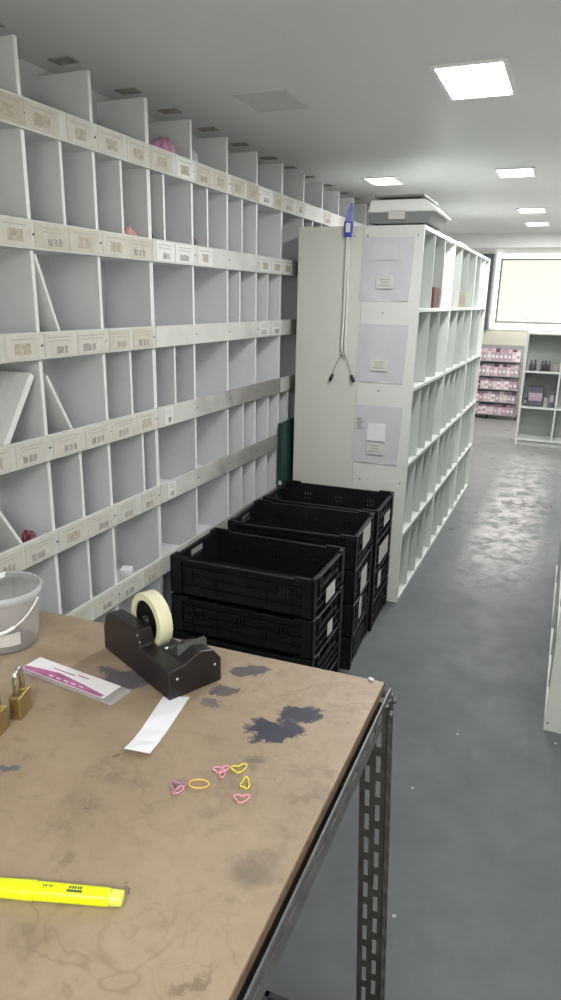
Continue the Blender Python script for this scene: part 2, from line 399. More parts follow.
for k in range(4):
    y0 = 2.11 + (k - 1) * 4 * P; y1 = y0 + 4 * P
    t = empty('pigeonhole_shelf', ((FX+BX)/2, (y0+y1)/2, 0), 0, names[k], 'shelving', 'white pigeonhole bays along the left wall')
    off = Vector((-(FX+BX)/2, -(y0+y1)/2, 0))
    def put(mb, name, mats, par=None, **kw):
        mb.v = [tuple(Vector(v) + off) for v in mb.v] if par is None else [tuple(Vector(v) + off) for v in mb.v]
        return mb.build(name, mats, par or t, **kw)
    put(MB().box((BX-.008, y0+.001, 0), (BX, y1-.001, 2.165)), 'back_panel', M['back'])
    th = .006
    for j in range(5):
        yy = y0 + j * P
        a, b = (yy + .0008, yy + .010) if j == 0 else ((yy - .010, yy - .0008) if j == 4 else (yy - .0065, yy + .0065))
        mb = MB().box((BX, a, 0), (FX - .0015, b, 2.165), 0).box((FX - .0015, a, 0), (FX, b, 2.165), 1)
        put(mb, 'divider', [M['shelf'], M['shelf_edge']])
        if j < 4:
            yo = yy; yy = yy + (.030 if j == 0 else 0)
            bx = MB().box((-1.492, yy - .026, 2.196), (-1.418, yy + .024, 2.1995)).box((-1.470, yy - .016, 2.1945), (-1.432, yy + .012, 2.196))
            put(bx, 'ceiling_patch', M['ceil_patch']); yy = yo  # thin brown patch on the ceiling above each divider
    for r in range(1, 8):
        z = .29 * r
        for j in range(4):
            a = y0 + j*P + (.010 if j == 0 else .0065); b = y0 + (j+1)*P - (.010 if j == 3 else .0065)
            put(MB().box((BX, a, z - .073), (FX - .001, b, z - .061)), 'shelf_board', M['shelf'])
        bd = MB().box((FX + .0002, y0 + .0012, z - .075), (FX + .010, y1 - .0012, z))
        bd = put(bd, 'label_rail', M['band_graded'] if (k == 1 and r <= 4) or (k == 2 and r <= 5) else M['band'], bevel=.001, seg=1)
        for j in range(5):
            yy = y0 + j*P + (.012 if j == 0 else (-.012 if j == 4 else 0))
            if k < 3 and j in ((1, 2, 3, 4) if k else (0, 1, 2, 3, 4)):
                sc = MB().lathe([(0, .0015), (.0032, .0012), (.0038, 0)], 10, 0, Matrix.Translation((FX+.010, yy, z-.037)) @ Matrix.Rotation(R(90), 4, 'Y'))
                put(sc, 'screw', M['screw'], bd)
        # labels
        for j in range(8):
            yc = y0 + (j + .5) * P / 2
            frac = (k*8 + j)
            if k == 0: p = .97
            elif k == 1: p = {7: .9, 6: .95 if j in (0, 1, 2, 6, 7) else 0, 5: 1 if j in (6, 7) else 0, 4: 1 if j == 0 else .0, 3: 1 if j == 0 else 0}.get(r, 0)
            elif k == 2: p = {7: .6, 6: .5, 5: .9, 4: .3}.get(r, 0)
            else: p = 0
            if rnd.random() < p:
                kind = rnd.choice([0, 0, 1, 1, 2, 3]) if (k == 0 or r == 7) else 2
                if r <= 5 and k == 0: kind = rnd.choice([0, 1, 1, 1])
                l = band_label(bd, yc + rnd.uniform(-.008, .008), rnd.uniform(.112, .138) if not (k == 1 and r < 5) else .06, z, kind, rnd.random() < (.35 if r >= 6 else .85))
                l.data.transform(Matrix.Translation(off))
        for hh in HALF[k].get(r + 1, []):
            yy = y0 + hh * P
            zt = z + .29 - .073 if r < 7 else z + .10
            zb = z - .061
            mb = MB().box((BX, yy-.0045, zb), (FX - .004, yy+.0045, zt), 0).box((FX - .004, yy-.0055, zb), (FX - .001, yy+.0055, zt), 1)
            put(mb, 'short_divider', [M['shelf'], M['shelf_edge']])

# loose boards leaning in the cells
def lean(yt, zt, yb, zb, th, label, x0=-1.545, x1=-1.378):
    yb, zb = yb + (yb - yt) / (zt - zb) * .028, zb - .028
    dv = Vector((0, yt - yb, zt - zb)); L = dv.length; u = dv.normalized(); nn = Vector((0, -u.z, u.y)) * th / 2
    c0 = Vector((0, yb, zb)); c1 = Vector((0, yt, zt))
    pts = [c0 - nn, c0 + nn, c1 + nn, c1 - nn]
    cx, cy, cz = (x0+x1)/2, yb, zb
    vs = [(x0-cx, p.y-cy, p.z-cz) for p in pts] + [(x1-cx, p.y-cy, p.z-cz) for p in pts]
    o = MB().add(vs, [(0,1,2,3), (7,6,5,4), (0,4,5,1), (1,5,6,2), (2,6,7,3), (3,7,4,0)]).build('loose_board', M['shelf_edge'], bevel=.0015)
    o.location = (cx, cy, cz); tag(o, label, 'board'); return o
lean(1.552, 1.655, 1.640, 1.422, .010, 'white loose board leaning left in the open pigeonhole of the fourth row from the floor up to eye level')
lean(1.562, 1.325, 1.668, 1.133, .010, 'white loose board leaning left in the pigeonhole just below eye level')
lean(1.505, 1.335, 1.372, 1.136, .020, 'wide white loose board leaning right at the left edge of the view, below eye level')
lean(1.300, 1.040, 1.420, .844, .010, 'white loose board leaning left in the low pigeonhole beside the red item')
bpy.data.objects['loose_board']['label'] = 'white loose board leaning in the highest pigeonhole that holds one'

def crumple(name, m, loc, r, seed, label, cat, sq=(1, 1, 1)):
    q = random.Random(seed); bm = bmesh.new(); bmesh.ops.create_icosphere(bm, subdivisions=3, radius=1)
    ph = [Vector((q.uniform(-1,1), q.uniform(-1,1), q.uniform(-1,1))).normalized() for _ in range(14)]
    for v in bm.verts:
        d = v.co.normalized(); s = 1
        for p in ph: s -= .16 * max(0, d.dot(p) - .72) * q.uniform(.8, 1.2) * 4
        s *= q.uniform(.94, 1.06)
        v.co = Vector((d.x * sq[0], d.y * sq[1], d.z * sq[2])) * s * r
    mz = min(v.co.z for v in bm.verts)
    for v in bm.verts: v.co.z -= mz
    me = bpy.data.meshes.new(name); bm.to_mesh(me); bm.free(); me.materials.append(m)
    o = bpy.data.objects.new(name, me); C.objects.link(o); o.location = loc
    return tag(o, label, cat)
def on(k): return .29 * k - .061
crumple('film_bag', M['pinkbag'], (-1.415, 2.290, on(7)), .078, 1, 'pink shiny film bag in the top open row of the wall pigeonholes', 'bag', (.5, .95, .85))
crumple('film_bag', M['clear'], (-1.415, 2.480, on(7)), .072, 2, 'crinkled clear film bag in the top open row, right of the pink one', 'bag', (.5, .9, .9))
crumple('film_packet', M['peach'], (-1.41, 2.045, on(6)), .040, 3, 'small peach film packet in the upper wall pigeonholes, left of the bay joint', 'packet', (.8, 1.1, 1.3))
crumple('film_packet', M['black'], (-1.392, 2.148, on(6)), .025, 4, 'small dark packet in the upper wall pigeonholes, right of the bay joint', 'packet', (.8, .8, 2.1))
crumple('film_packet', M['crimson'], (-1.392, 2.440, on(6)), .026, 5, 'small crimson packet in the narrow upper cell of the second bay', 'packet', (.8, .7, 1.9))
crumple('film_packet', M['crimson'], (-1.41, 1.470, on(3)), .028, 6, 'dark red crumpled packet behind the rail of the low left pigeonhole', 'packet', (.8, .9, 1.4))
crumple('film_packet', M['clear'], (-1.395, 1.500, on(3)), .026, 7, 'clear crumpled film beside the dark red packet in the low left pigeonhole', 'packet', (1, 1, 1.4))
bx = MB().box((-.02, -.022, 0), (.02, .022, .078)).build('card_box', M['whitepl'], bevel=.003); bx.location = (-1.40, 1.925, on(2)); bx.rotation_euler = (0, 0, .3)
tag(bx, 'small white box peeping over the lowest rail above the tape dispenser', 'box')

# green board standing between the wall shelving and the unit
g = MB().box((-.012, 0, 0), (.012, .50, .93)).build('storage_board', M['green'], bevel=.003); g.location = (-1.343, 3.235, 0)
tag(g, 'dark green board standing in the gap between wall pigeonholes and standing unit', 'board')
MB().box((-.006, -.0012, .60), (.012, 0, .622)).build('paper_label', M['sticker'], g)

# ---------------------------------------------------------------- standing units
def unit(y0, y1, xb, xf, zs, ncell, label, grp, front=None, H=1.89):
    """back at xb, open face at xf"""
    t = empty('shelving_unit', ((xb+xf)/2, (y0+y1)/2, 0), 0, label, 'shelving', grp)
    off = Vector((-(xb+xf)/2, -(y0+y1)/2, 0)); s = 1 if xf > xb else -1; th = .018
    def put(mb, name, mats, **kw):
        mb.v = [tuple(Vector(v) + off) for v in mb.v]; return mb.build(name, mats, t, **kw)
    def bx(x0, x1, a, b, z0, z1, m=0): return ((min(x0, x1), a, z0), (max(x0, x1), b, z1), m)
    for a, b in ((y0 + .0006, y0 + th), (y1 - th, y1 - .0006)):
        put(MB().box(*bx(xb, xf, a, b, 0, H)), 'end_panel', M['unit'], bevel=.0012, seg=1)
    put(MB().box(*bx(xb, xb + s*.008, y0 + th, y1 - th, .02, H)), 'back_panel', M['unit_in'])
    put(MB().box(*bx(xb + s*.008, xf, y0 + th, y1 - th, H - th, H)), 'top_panel', M['unit'])
    zz = [0.0] + zs + [H]
    for i, z in enumerate([0.0] + zs):
        put(MB().box(*bx(xb + s*.008, xf, y0 + th, y1 - th, z, z + .018)), 'shelf_board', M['unit'], bevel=.001, seg=1)
        n = ncell[i]; w_ = (y1 - y0 - 2*th)
        for j in range(1, n):
            yy = y0 + th + w_ * j / n
            top = (zs[i] if i < len(zs) else H - th)
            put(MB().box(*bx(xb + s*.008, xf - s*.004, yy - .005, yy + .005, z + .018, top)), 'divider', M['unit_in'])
    return t
ZS = [.366, .742, 1.125, 1.502]
ys = (3.332, 4.24, 5.19, 6.0)
lb = ['white standing shelving unit, nearest of the row, with paper sheets on its end', 'white standing shelving unit in the middle of the row',
      'white standing shelving unit at the far end of the row']
units = []
for i in range(3):
    units.append(unit(ys[i], ys[i+1], -.970, -.688, ZS, [4, 4, 4, 3, 3], lb[i], 'standing shelving units in the row'))
ul = unit(3.332, 4.24, -.9712, -1.306, ZS, [3, 3, 3, 3, 3], 'cream standing shelving unit back to back with the white one, behind the crates', None)
for ch in ul.children:
    if ch.name.startswith('end_panel'): ch.data.materials.clear(); ch.data.materials.append(M['unit_cream'])
for x, z in ((-1.02, 1.845), (-.955, 1.845), (-.715, 1.845), (-.86, 1.495), (-.86, 1.12), (-.93, .66), (-.72, .66)):
    par = ul if x < -.97 else units[0]
    sc = MB().lathe([(0, .0015), (.0032, .0012), (.004, 0)], 10, 0, Matrix.Translation((x - par.location.x, 3.3326 - par.location.y, z)) @ Matrix.Rotation(R(90), 4, 'X'))
    sc.build('screw', M['screw'], par)
# right-hand unit at the frame's edge
for a, b, l in ((2.453, 3.36, 'white shelving unit on the right of the aisle, nearest, only its edge in view'), (3.36, 4.27, 'white shelving unit on the right of the aisle, behind the nearest one')):
    unit(a, b, .385, .085, ZS, [3, 3, 3, 3, 3], l, None)
    if a < 3:
        u = [o for o in bpy.data.objects if o.name.startswith('shelving_unit')][-1]
        MB().lathe([(0, .0015), (.0032, .0012), (.004, 0)], 10, 0, Matrix.Translation((.097 - u.location.x, 2.4532 - u.location.y, .035)) @ Matrix.Rotation(R(90), 4, 'X')).build('screw', M['screw'], u)

# items in the row's top shelf
def card_box(x, y, z, sx, sy, sz, m, label):
    o = MB().box((-sx/2, -sy/2, 0), (sx/2, sy/2, sz)).box((-sx/2-.0005, -sy/2-.0005, sz*.55), (sx/2+.0005, sy/2+.0005, sz*.6)).build('card_box', m, bevel=.002)
    o.location = (x, y, z); return tag(o, label, 'box')
card_box(-.735, 3.81, 1.5202, .08, .16, .105, M['redbrown'], 'dark red-brown box on the top shelf of the nearest standing unit')
card_box(-.735, 4.70, 1.5202, .085, .26, .10, M['tan'], 'tan box on the top shelf of the middle standing unit')
card_box(-.735, 4.40, 1.5202, .06, .05, .05, M['peach'], 'small peach box on the top shelf of the middle standing unit')
card_box(-.735, 5.55, 1.5202, .06, .06, .09, M['redbrown'], 'small brown box on the top shelf of the farthest standing unit')

# sheets on the end panel
def sheet(z0, z1, m_paper, label, curl, stick, dirt=0):
    t = empty('pinned_sheet', (-.857, 3.3322, (z0+z1)/2), 0, label, 'paper sheet', None)
    w_, h_ = .243, z1 - z0; nx, nz = 10, 12
    vs = []; fs = []
    for i in range(nx + 1):
        for j in range(nz + 1):
            u, v = i/nx, j/nz
            y = -.0012 - .003 * math.sin(u*math.pi*1.3 + curl) ** 2 - .010 * (v > .75) * (v - .75) * curl * (1-u) - .006 * max(0, .15 - v) * (u + .3)
            vs.append(((u-.5)*w_ + .004*math.sin(v*3)*curl - .010*(v-.5)*-1, y, (v-.5)*h_))
    for i in range(nx):
        for j in range(nz): fs.append((i*(nz+1)+j, (i+1)*(nz+1)+j, (i+1)*(nz+1)+j+1, i*(nz+1)+j+1))
    o = MB().add(vs, fs, 0, None, False).build('sheet', m_paper, t)
    md = o.modifiers.new('s', 'SOLIDIFY'); md.thickness = .0004
    sx, sz, sw, sh = stick
    s_ = MB().box((sx-sw/2, -.0105, sz-sh/2), (sx+sw/2, -.0098, sz+sh/2), 0)
    for i in range(3):
        ww = sw * (.32, .22, .36)[i]; cz = sz + sh * (.26 - .25*i)
        s_.box((sx-ww, -.0110, cz-.004), (sx+ww, -.0105, cz+.003), 1)
    MB().box((-w_/2, -.0026, -h_/2 - .002), (w_/2, -.0012, -h_/2 + .003)).build('sleeve_edge_highlight', M['paper'], t)  # lower sleeve border, its highlight painted as a white strip
    MB().box((-.07, -.0056, .04), (.055, -.0050, h_*.40)).build('printed_block', M['sleeve'], t) if curl > .8 else None
    s_.build('sticker', [M['sticker'], M['inkf']], t)
    return t
sheet(1.552, 1.838, M['paper_lilac'], 'topmost of the three paper sheets on the unit end, greyish with a pink printed block', .9, (.0, -.06, .085, .055))
sheet(1.163, 1.442, M['paper_lilac'], 'middle of the three paper sheets on the unit end, under a curled sleeve', .5, (-.005, -.055, .085, .055))
s3 = sheet(.752, 1.046, M['sleeve'], 'lowest of the three paper sheets on the unit end, just above the crates', .3, (.0, -.07, .09, .06))
q = MB()
for a in range(4): q.box((-.10, -.0100, .03 + a*.016), (-.065 - (a % 2)*.01, -.0095, .036 + a*.016))
q.box((-.045, -.0098, -.03), (.05, -.0093, .06), 1)
q.build('printed_marks', [M['inkf'], M['paper']], s3)

# blue clip with its looped cord
t = empty('clip_cord', (-1.047, 3.318, 1.84), 0, 'blue plastic clip with a looped white cord and black tips hanging on the unit end', 'cord')
b = MB()
b.frus((-.017, -.012), (.017, .010), .0, (-.021, -.012), (.021, .010), .07, 0)
b.build('clip', M['blue'], t, bevel=.005)
b = MB().frus((-.021, -.010), (.021, .010), .066, (-.006, -.006), (.022, .008), .118, 0).frus((-.006, -.006), (.022, .008), .118, (.004, -.003), (.018, .005), .150, 0)
b.build('grip', M['blue_l'], t, bevel=.005)
MB().box((-.010, -.0145, .02), (.012, -.012, .062)).build('paper_label', M['paper'], t, bevel=.001)
for s in (-1, 1):
    pts = [(s*.004, 0, .0), (s*.006, 0, -.15), (s*.007 + .002, 0, -.34), (s*.009, 0, -.52), (s*.004 + .006, 0, -.555)]
    MB().tube(pts, .0052, 8).build('cord', M['cord'], t)
for s, ex, ez in ((-1, -.050, -.655), (1, .048, -.655)):
    pts = [(.004, 0, -.54), (s*.018, 0, -.565), (s*.034, 0, -.60), (ex*.96, 0, ez+.02), (ex, 0, ez)]
    MB().tube(pts, .0018, 6).build('thin_lead', M['ink'], t)
    MB().tube([(ex, 0, ez+.006), (ex + s*.010, 0, ez-.018), (ex+s*.014, 0, ez-.028)], [.007, .009, .006], 8).build('tip', M['black'], t)

# weighing scale on top of the row
t = empty('weighing_scale', (-.82, 3.56, 1.89), 0, 'white and grey parcel weighing scale on top of the nearest standing unit', 'scale')
for x in (-.11, .10):
    for y in (-.15, .15): MB().lathe([(.014, 0), (.016, .010)], 12, 0, Matrix.Translation((x, y, 0))).build('foot', M['black'], t)
MB().frus((-.142, -.185), (.135, .185), .010, (-.150, -.195), (.160, .20), .061).build('base', M['scale_g'], t, bevel=.005)
MB().frus((-.152, -.198), (.180, .215), .060, (-.142, -.190), (.118, .18), .116).build('housing', M['scale_w'], t, bevel=.009, seg=3)
MB().box((-.05, -.202, .028), (.03, -.192, .068)).build('display_label', M['sticker'], t, bevel=.002)
MB().box((-.10, -.16, .115), (.09, .15, .126)).build('platter_support', M['scale_d'], t)
MB().box((-.125, -.185, .126), (.112, .175, .137)).build('platter', M['scale_g'], t, bevel=.003)
MB().box((-.104, -.16, .137), (.104, .16, .142)).build('platter_mat', M['scale_w'], t, bevel=.002)
o = MB().frus((-.05, -.20), (.05, .20), 0, (-.045, -.19), (.045, .19), .014).build('flat_tray', M['scale_g'], bevel=.003); o.location = (-.745, 4.60, 1.8902)
tag(o, 'flat grey tray lying on top of the middle standing unit', 'tray')

# ---------------------------------------------------------------- crates
def slotted(mb, u0, u1, z0, z1, slots, place, th):
    """wall of a crate with vertical slots: u along the wall"""
    us = sorted(set([u0, u1] + [v for s in slots for v in (s[0], s[1])]))
    for a, b_ in zip(us[:-1], us[1:]):
        hit = [s for s in slots if s[0] <= a + 1e-6 and s[1] >= b_ - 1e-6]
        if not hit: place(a, b_, z0, z1)
        else:
            s = hit[0]; place(a, b_, z0, s[2]); place(a, b_, s[3], z1)
CL, CW, CH = .576, .368, .1548
def crate_proto():
    t = empty('plastic_crate')
    hx, hy = CL/2, CW/2; th = .004
    def wall(name, axis, sgn):
        mb = MB()
        half = hx if axis == 'x' else hy
        fixed = (hy if axis == 'x' else hx) - .012
        def place(a, b_, z0, z1):
            if axis == 'x': mb.box((a, min(sgn*fixed, sgn*(fixed-th)), z0), (b_, max(sgn*fixed, sgn*(fixed-th)), z1))
            else: mb.box((min(sgn*fixed, sgn*(fixed-th)), a, z0), (max(sgn*fixed, sgn*(fixed-th)), b_, z1))
        def rib(z0, z1, out=.010, inset=.03):
            lo, hi = fixed, fixed + out
            if axis == 'x': mb.box((-half+inset, min(sgn*lo, sgn*hi), z0), (half-inset, max(sgn*lo, sgn*hi), z1))
            else: mb.box((min(sgn*lo, sgn*hi), -half+inset, z0), (max(sgn*lo, sgn*hi), half-inset, z1))
        sl = []
        if axis == 'x':
            for c_ in (-.17, 0, .17):
                for d in (-.014, 0, .014): sl.append((c_+d-.003, c_+d+.003, .062, .100))
            slotted(mb, -half+.012, half-.012, .004, CH-.010, sl, place, th)
            rib(.038, .043); rib(.076, .081); rib(.112, .117)
            for d in (-.20, -.1, .1, .2): mb.box((d-.002, min(sgn*fixed, sgn*(fixed+.007)), .02), (d+.002, max(sgn*fixed, sgn*(fixed+.007)), .11))
        else:
            sl = [(-.050, .050, .098, .132)]
            slotted(mb, -half+.012, half-.012, .004, CH-.010, sl, place, th)
            rib(.020, .025); rib(.056, .061); rib(.092, .096, .012, .08)
            for d in (-.10, .10): mb.box((min(sgn*fixed, sgn*(fixed+.008)), d-.003, .02), (max(sgn*fixed, sgn*(fixed+.008)), d+.003, .14))
        return mb.build(name, M['crate'], t)
    for s in (-1, 1): wall('long_side', 'x', s)
    for s in (-1, 1): wall('short_side', 'y', s)
    fl = MB().box((-hx+.012, -hy+.012, .004), (hx-.012, hy-.012, .008))
    for i in range(9): fl.box((-hx+.03 + i*.063, -hy+.014, 0), (-hx+.036 + i*.063, hy-.014, .0045))
    fl.build('bottom', M['crate'], t)
    for sx in (-1, 1):
        for sy in (-1, 1):
            p = MB(); x0, x1 = sorted((sx*hx, sx*(hx-.045))); y0, y1 = sorted((sy*hy, sy*(hy-.012)))
            p.box((x0, y0, .006), (x1, y1, CH-.009))
            x0, x1 = sorted((sx*hx, sx*(hx-.012))); y0, y1 = sorted((sy*hy, sy*(hy-.035)))
            p.box((x0, y0, .006), (x1, y1, CH-.009)); p.build('corner_post', M['crate'], t, bevel=.002, seg=1)
    rm = MB(); w_ = .015; z0, z1 = CH-.019, CH-.007
    # rim, dipping in the middle of the long sides; raised lugs near the corners
    rm.box((-hx, -hy, z0), (hx, -hy+w_, z1-.002)).box((-hx, hy-w_, z0), (hx, hy, z1-.002)).box((-hx, -hy, z0), (-hx+w_, hy, z1-.002)).box((hx-w_, -hy, z0), (hx, hy, z1-.002))
    for sx in (-1, 1):
        for sy in (-1, 1):
            x0, x1 = sorted((sx*hx, sx*(hx-.075))); y0, y1 = sorted((sy*hy, sy*(hy-w_))); rm.box((x0, y0, z1-.003), (x1, y1, z1+.006))
            x0, x1 = sorted((sx*hx, sx*(hx-w_))); y0, y1 = sorted((sy*hy, sy*(hy-.05))); rm.box((x0, y0, z1-.003), (x1, y1, z1+.006))
    rm.build('rim', M['crate'], t, bevel=.0025)
    return t
cp = crate_proto()
def crate_label(parent, y, z, w_, h_, tilt=0):
    mb = MB(); T = Matrix.Translation((CL/2 + .0012, y, z)) @ Matrix.Rotation(tilt, 4, 'X')
    mb.box((0, -w_/2, -h_/2), (.001, w_/2, h_/2), 0, T)
    mb.build('paper_label', [M['sticker'], M['inkf']], parent)
first = True
stk = [(-1.003, 2.235, R(.5), 0), (-1.013, 2.722, R(4), 0), (-1.022, 3.118, R(2), 0)]
where = ['front', 'middle', 'rear']; lev = ['bottom', 'second from the bottom', 'third from the bottom', 'topmost']
labs = {(0, 3): [(.005, .040, .105, .058)], (0, 2): [(.01, .045, .060, .055)],
        (1, 3): [(.02, .095, .16, .085)], (1, 2): [(.0, .055, .12, .10)], (1, 1): [(-.05, .09, .05, .09)],
        (2, 3): [(.03, .06, .13, .055)], (2, 2): [(.0, .06, .20, .09)], (2, 1): [(-.06, .08, .06, .08)]}
jit = random.Random(3)
for si, (x, y, rz, _) in enumerate(stk):
    for k in range(4):
        o = cp if first else copy_tree(cp0)
        if first:
            first = False; cp0 = cp
        base = (0, .012, .012)[si]
        o.location = (x + jit.uniform(-.002, .002), y + jit.uniform(-.002, .002), k * (CH + .0005)); o.rotation_euler = (0, 0, rz)
        if si == 0: pass
        o['label'] = f'black plastic crate, {lev[k]} of the {where[si]} stack of crates' ; o['category'] = 'crate'; o['group'] = 'black plastic crates stacked by the unit'
        o['slot'] = si * 10 + k
for o in [q for q in bpy.data.objects if q.name.startswith('plastic_crate')]:
    si, k = divmod(o['slot'], 10)
    for a in labs.get((si, k), []): crate_label(o, *a)
    del o['slot']
for k in range(2):
    o = copy_tree(cp0); o.location = (-.190, .602, k * (CH + .0005)); o.rotation_euler = (0, 0, R(91))
    for ch in list(o.children):
        if ch.name.startswith('paper_label'): bpy.data.objects.remove(ch)
    o['label'] = ['black plastic crate on the floor under the workbench corner, lower one', 'black plastic crate under the workbench corner, its rim just in view'][k]; o['category'] = 'crate'; o.pop('group', None)

# ---------------------------------------------------------------- workbench
TZ = .92
tb = empty('workbench', (-.223, 1.03, 0), R(2.0), 'workbench with a stained chipboard top on a grey slotted-angle frame', 'workbench')
TABLE_BLOBS = [(-.103, -.148, .034, .022, .5, (.022, .022, .038), 1), (-.134, -.194, .042, .018, .3, (.025, .025, .042), 1), (-.118, -.208, .040, .015, .7, (.025, .025, .042), 1),
    (-.229, -.056, .036, .017, .5, (.045, .045, .06), .85), (-.247, -.130, .028, .015, .3, (.045, .045, .06), .8), (-.25, -.172, .018, .010, .3, (.08, .08, .10), .7),
    (-.407, -.160, .050, .028, .4, (.07, .07, .10), .85), (-.455, -.150, .022, .014, .1, (.08, .07, .09), .8), (-.053, -.458, .026, .022, .4, (.15, .12, .09), .7, .5),
    (-.038, -.326, .022, .008, .4, (.17, .125, .08), .6, .5), (-.123, -.276, .019, .011, .4, (.12, .095, .075), .75, .5), (-.441, -.426, .018, .010, .4, (.09, .09, .12), .8),
    (-.264, -.521, .009, .012, .4, (.18, .13, .09), .7, .6), (-.56, -.14, .07, .02, .3, (.21, .14, .085), .5, .6), (-.31, -.34, .012, .003, .9, (.10, .07, .05), .8),
    (-.20, -.36, .010, .003, -.6, (.08, .06, .05), .8), (-.06, -.60, .020, .006, .9, (.15, .105, .07), .7, .5), (-.02, -.26, .012, .010, .3, (.18, .13, .085), .6, .5),
    (-.17, -.535, .008, .0025, -.5, (.12, .09, .06), .8), (-.285, -.445, .006, .002, -.5, (.12, .09, .06), .8)]
M['table'] = table_material()
SK = .0262
top = MB().add([(x, y, z) for z in (TZ-.018, TZ) for x, y in ((-1.08, -1.45), (-1.45*SK, -1.45), (0, 0), (-1.08, 0))], [(0,3,2,1),(4,5,6,7),(0,1,5,4),(1,2,6,5),(2,3,7,6),(3,0,4,7)])
top = top.build('tabletop', [M['table'], M['boardedge']], tb, bevel=.0012, seg=1)
for p in top.data.polygons:
    if abs(p.normal.z) < .5: p.material_index = 1
MB().add([(x, y, z) for z in (TZ-.058, TZ-.0185) for x, y in ((-1.07, -1.44), (-1.45*SK-.008, -1.44), (-.008, -.012), (-1.07, -.012))], [(0,3,2,1),(4,5,6,7),(0,1,5,4),(1,2,6,5),(2,3,7,6),(3,0,4,7)]).build('bearer', M['darkwood'], tb)
fl = MB().tube([(-.028, -.004, TZ+.0025), (-.024, -.007, TZ+.004), (-.019, -.006, TZ+.0025)], .0025, 6)
tag(fl.build('paper_scrap', M['paper']), 'tiny white paper scrap on the back corner of the workbench', 'scrap')
bpy.data.objects['paper_scrap'].location = (-.223, 1.03, 0)
def angle_plate(mb, L, w_, T, pitch=.050, sl=.033, sw=.0085, cols=(.30, .70), th=.0025, m=0):
    """plate in local xz: x 0..w, z 0..L, thickness along y; two staggered rows of slots"""
    xs = [0]; 
    for c_ in cols: xs += [c_*w_ - sw/2, c_*w_ + sw/2]
    xs.append(w_)
    for i in range(0, len(xs), 2): mb.box((xs[i], 0, 0), (xs[i+1], th, L), m, T)
    for ci in range(len(cols)):
        a, b_ = xs[1+2*ci], xs[2+2*ci]; z = -pitch * (.46 if ci % 2 else 0)
        while z < L:
            lo, hi = max(0, z), min(L, z + pitch - sl)
            if hi > lo: mb.box((a, 0, lo), (b_, th, hi), m, T)
            z += pitch
    return mb
def leg(x, y, sx, sy, tilt=0):
    T = Matrix.Translation((x, y, 0)) @ Matrix.Rotation(tilt, 4, 'Y')
    mb = MB(); angle_plate(mb, TZ-.022, .047, T @ Matrix.Scale(sx, 4, (1, 0, 0)))
    angle_plate(mb, TZ-.022, .048, T @ Matrix.Rotation(R(90), 4, 'Z') @ Matrix.Scale(sy, 4, (1, 0, 0)))
    return mb.build('leg', M['steel'], tb)
leg(.051, -.040, -1, 1, R(-2.3)); leg(-.028, -1.42, -1, 1); leg(-1.09, -.034, 1, 1); leg(-1.09, -1.42, 1, 1)
# beams
def beam(T, L, name='frame_beam'):
    mb = MB(); angle_plate(mb, L, .046, T, cols=(.42,), pitch=.050, sl=.034, sw=.010)
    mb.box((.0455, -.030, 0), (.048, .0025, L), 0, T)
    mb.box((-.0002, .0002, 0), (.0010, .0028, L), 0, T)
    return mb.build(name, [M['steel_l'], M['blade']], tb)
# local plate x -> world -z, plate z -> along bench, plate y -> outward
def frame_T(o, along, outward):
    a = Vector(along); y = Vector(outward); x = Vector((0, 0, -1))
    m = Matrix.Identity(4)
    for i in range(3): m[i][0] = x[i]; m[i][1] = y[i]; m[i][2] = a[i]; m[i][3] = o[i]
    return m
al = Vector((SK, 1, 0)).normalized()
beam(frame_T((.0065 - 1.44*SK, -1.44, TZ-.016), al, (al.y, -al.x, 0)), 1.452)
beam(frame_T((-1.09, .006, TZ-.020), (1, 0, 0), (0, 1, 0)), 1.09)
beam(frame_T((-1.092, -1.44, TZ-.020), (0, 1, 0), (-1, 0, 0)), 1.45)
beam(frame_T((-1.09, -1.455, TZ-.020), (1, 0, 0), (0, -1, 0)), 1.09)
for y, z in ((-.002, TZ-.03), (-.03, TZ-.04)):
    MB().tube([(.0155, y, z), (.023, y, z)], .006, 6).build('bolt', M['steel_l'], tb)

# ---------------------------------------------------------------- tape dispenser
t = empty('tape_dispenser', (-.731, .927, TZ), math.atan2(-.45, .893), 'black bench tape dispenser on the workbench', 'tape dispenser')
MB().prism([(0, 0.001), (.222, .001), (.226, .006), (.224, .052), (.135, .058), (.128, .088), (.022, .080), (.012, .074), (0, .045)], 0, .030).build('cheek', M['disp'], t, bevel=.003, seg=3)
MB().prism([(.004, 0.001), (.205, .001), (.205, .050), (.160, .048), (.130, .026), (.06, .024), (.012, .030)], .030, .098).build('base', M['disp'], t, bevel=.003)
fp = MB(); poly = [(0, .001), (.104, .001), (.104, .044), (.088, .064), (.060, .070), (.0305, .056), (0, .052)]
Tq = Matrix(((0, 1, 0, 0), (1, 0, 0, 0), (0, 0, 1, 0), (0, 0, 0, 1)))
fp.prism(poly[0:1] + poly[1:], .172, .227, 0, Tq)
fp.build('front_block', M['disp'], t, bevel=.003, seg=3)
MB().box((.160, .040, .054), (.196, .088, .0575), 0).build('tape_plate', M['scale_d'], t, bevel=.001)
bl = MB().box((.196, .036, .056), (.2, .092, .074))
for i in range(11): bl.add([(.196, .036+i*.005, .074), (.196, .041+i*.005, .074), (.196, .0385+i*.005, .078), (.2, .036+i*.005, .074), (.2, .041+i*.005, .074), (.2, .0385+i*.005, .078)], [(0,1,2), (5,4,3), (0,2,5,3), (1,4,5,2)])
bl.build('blade', M['steel_l'], t)
for p in ((.2275, .016, .036), (.2275, .090, .036)):
    MB().lathe([(0, .0012), (.002, .001), (.0025, 0)], 10, 0, Matrix.Translation(p) @ Matrix.Rotation(R(90), 4, 'Y')).build('screw', M['blade'], t)
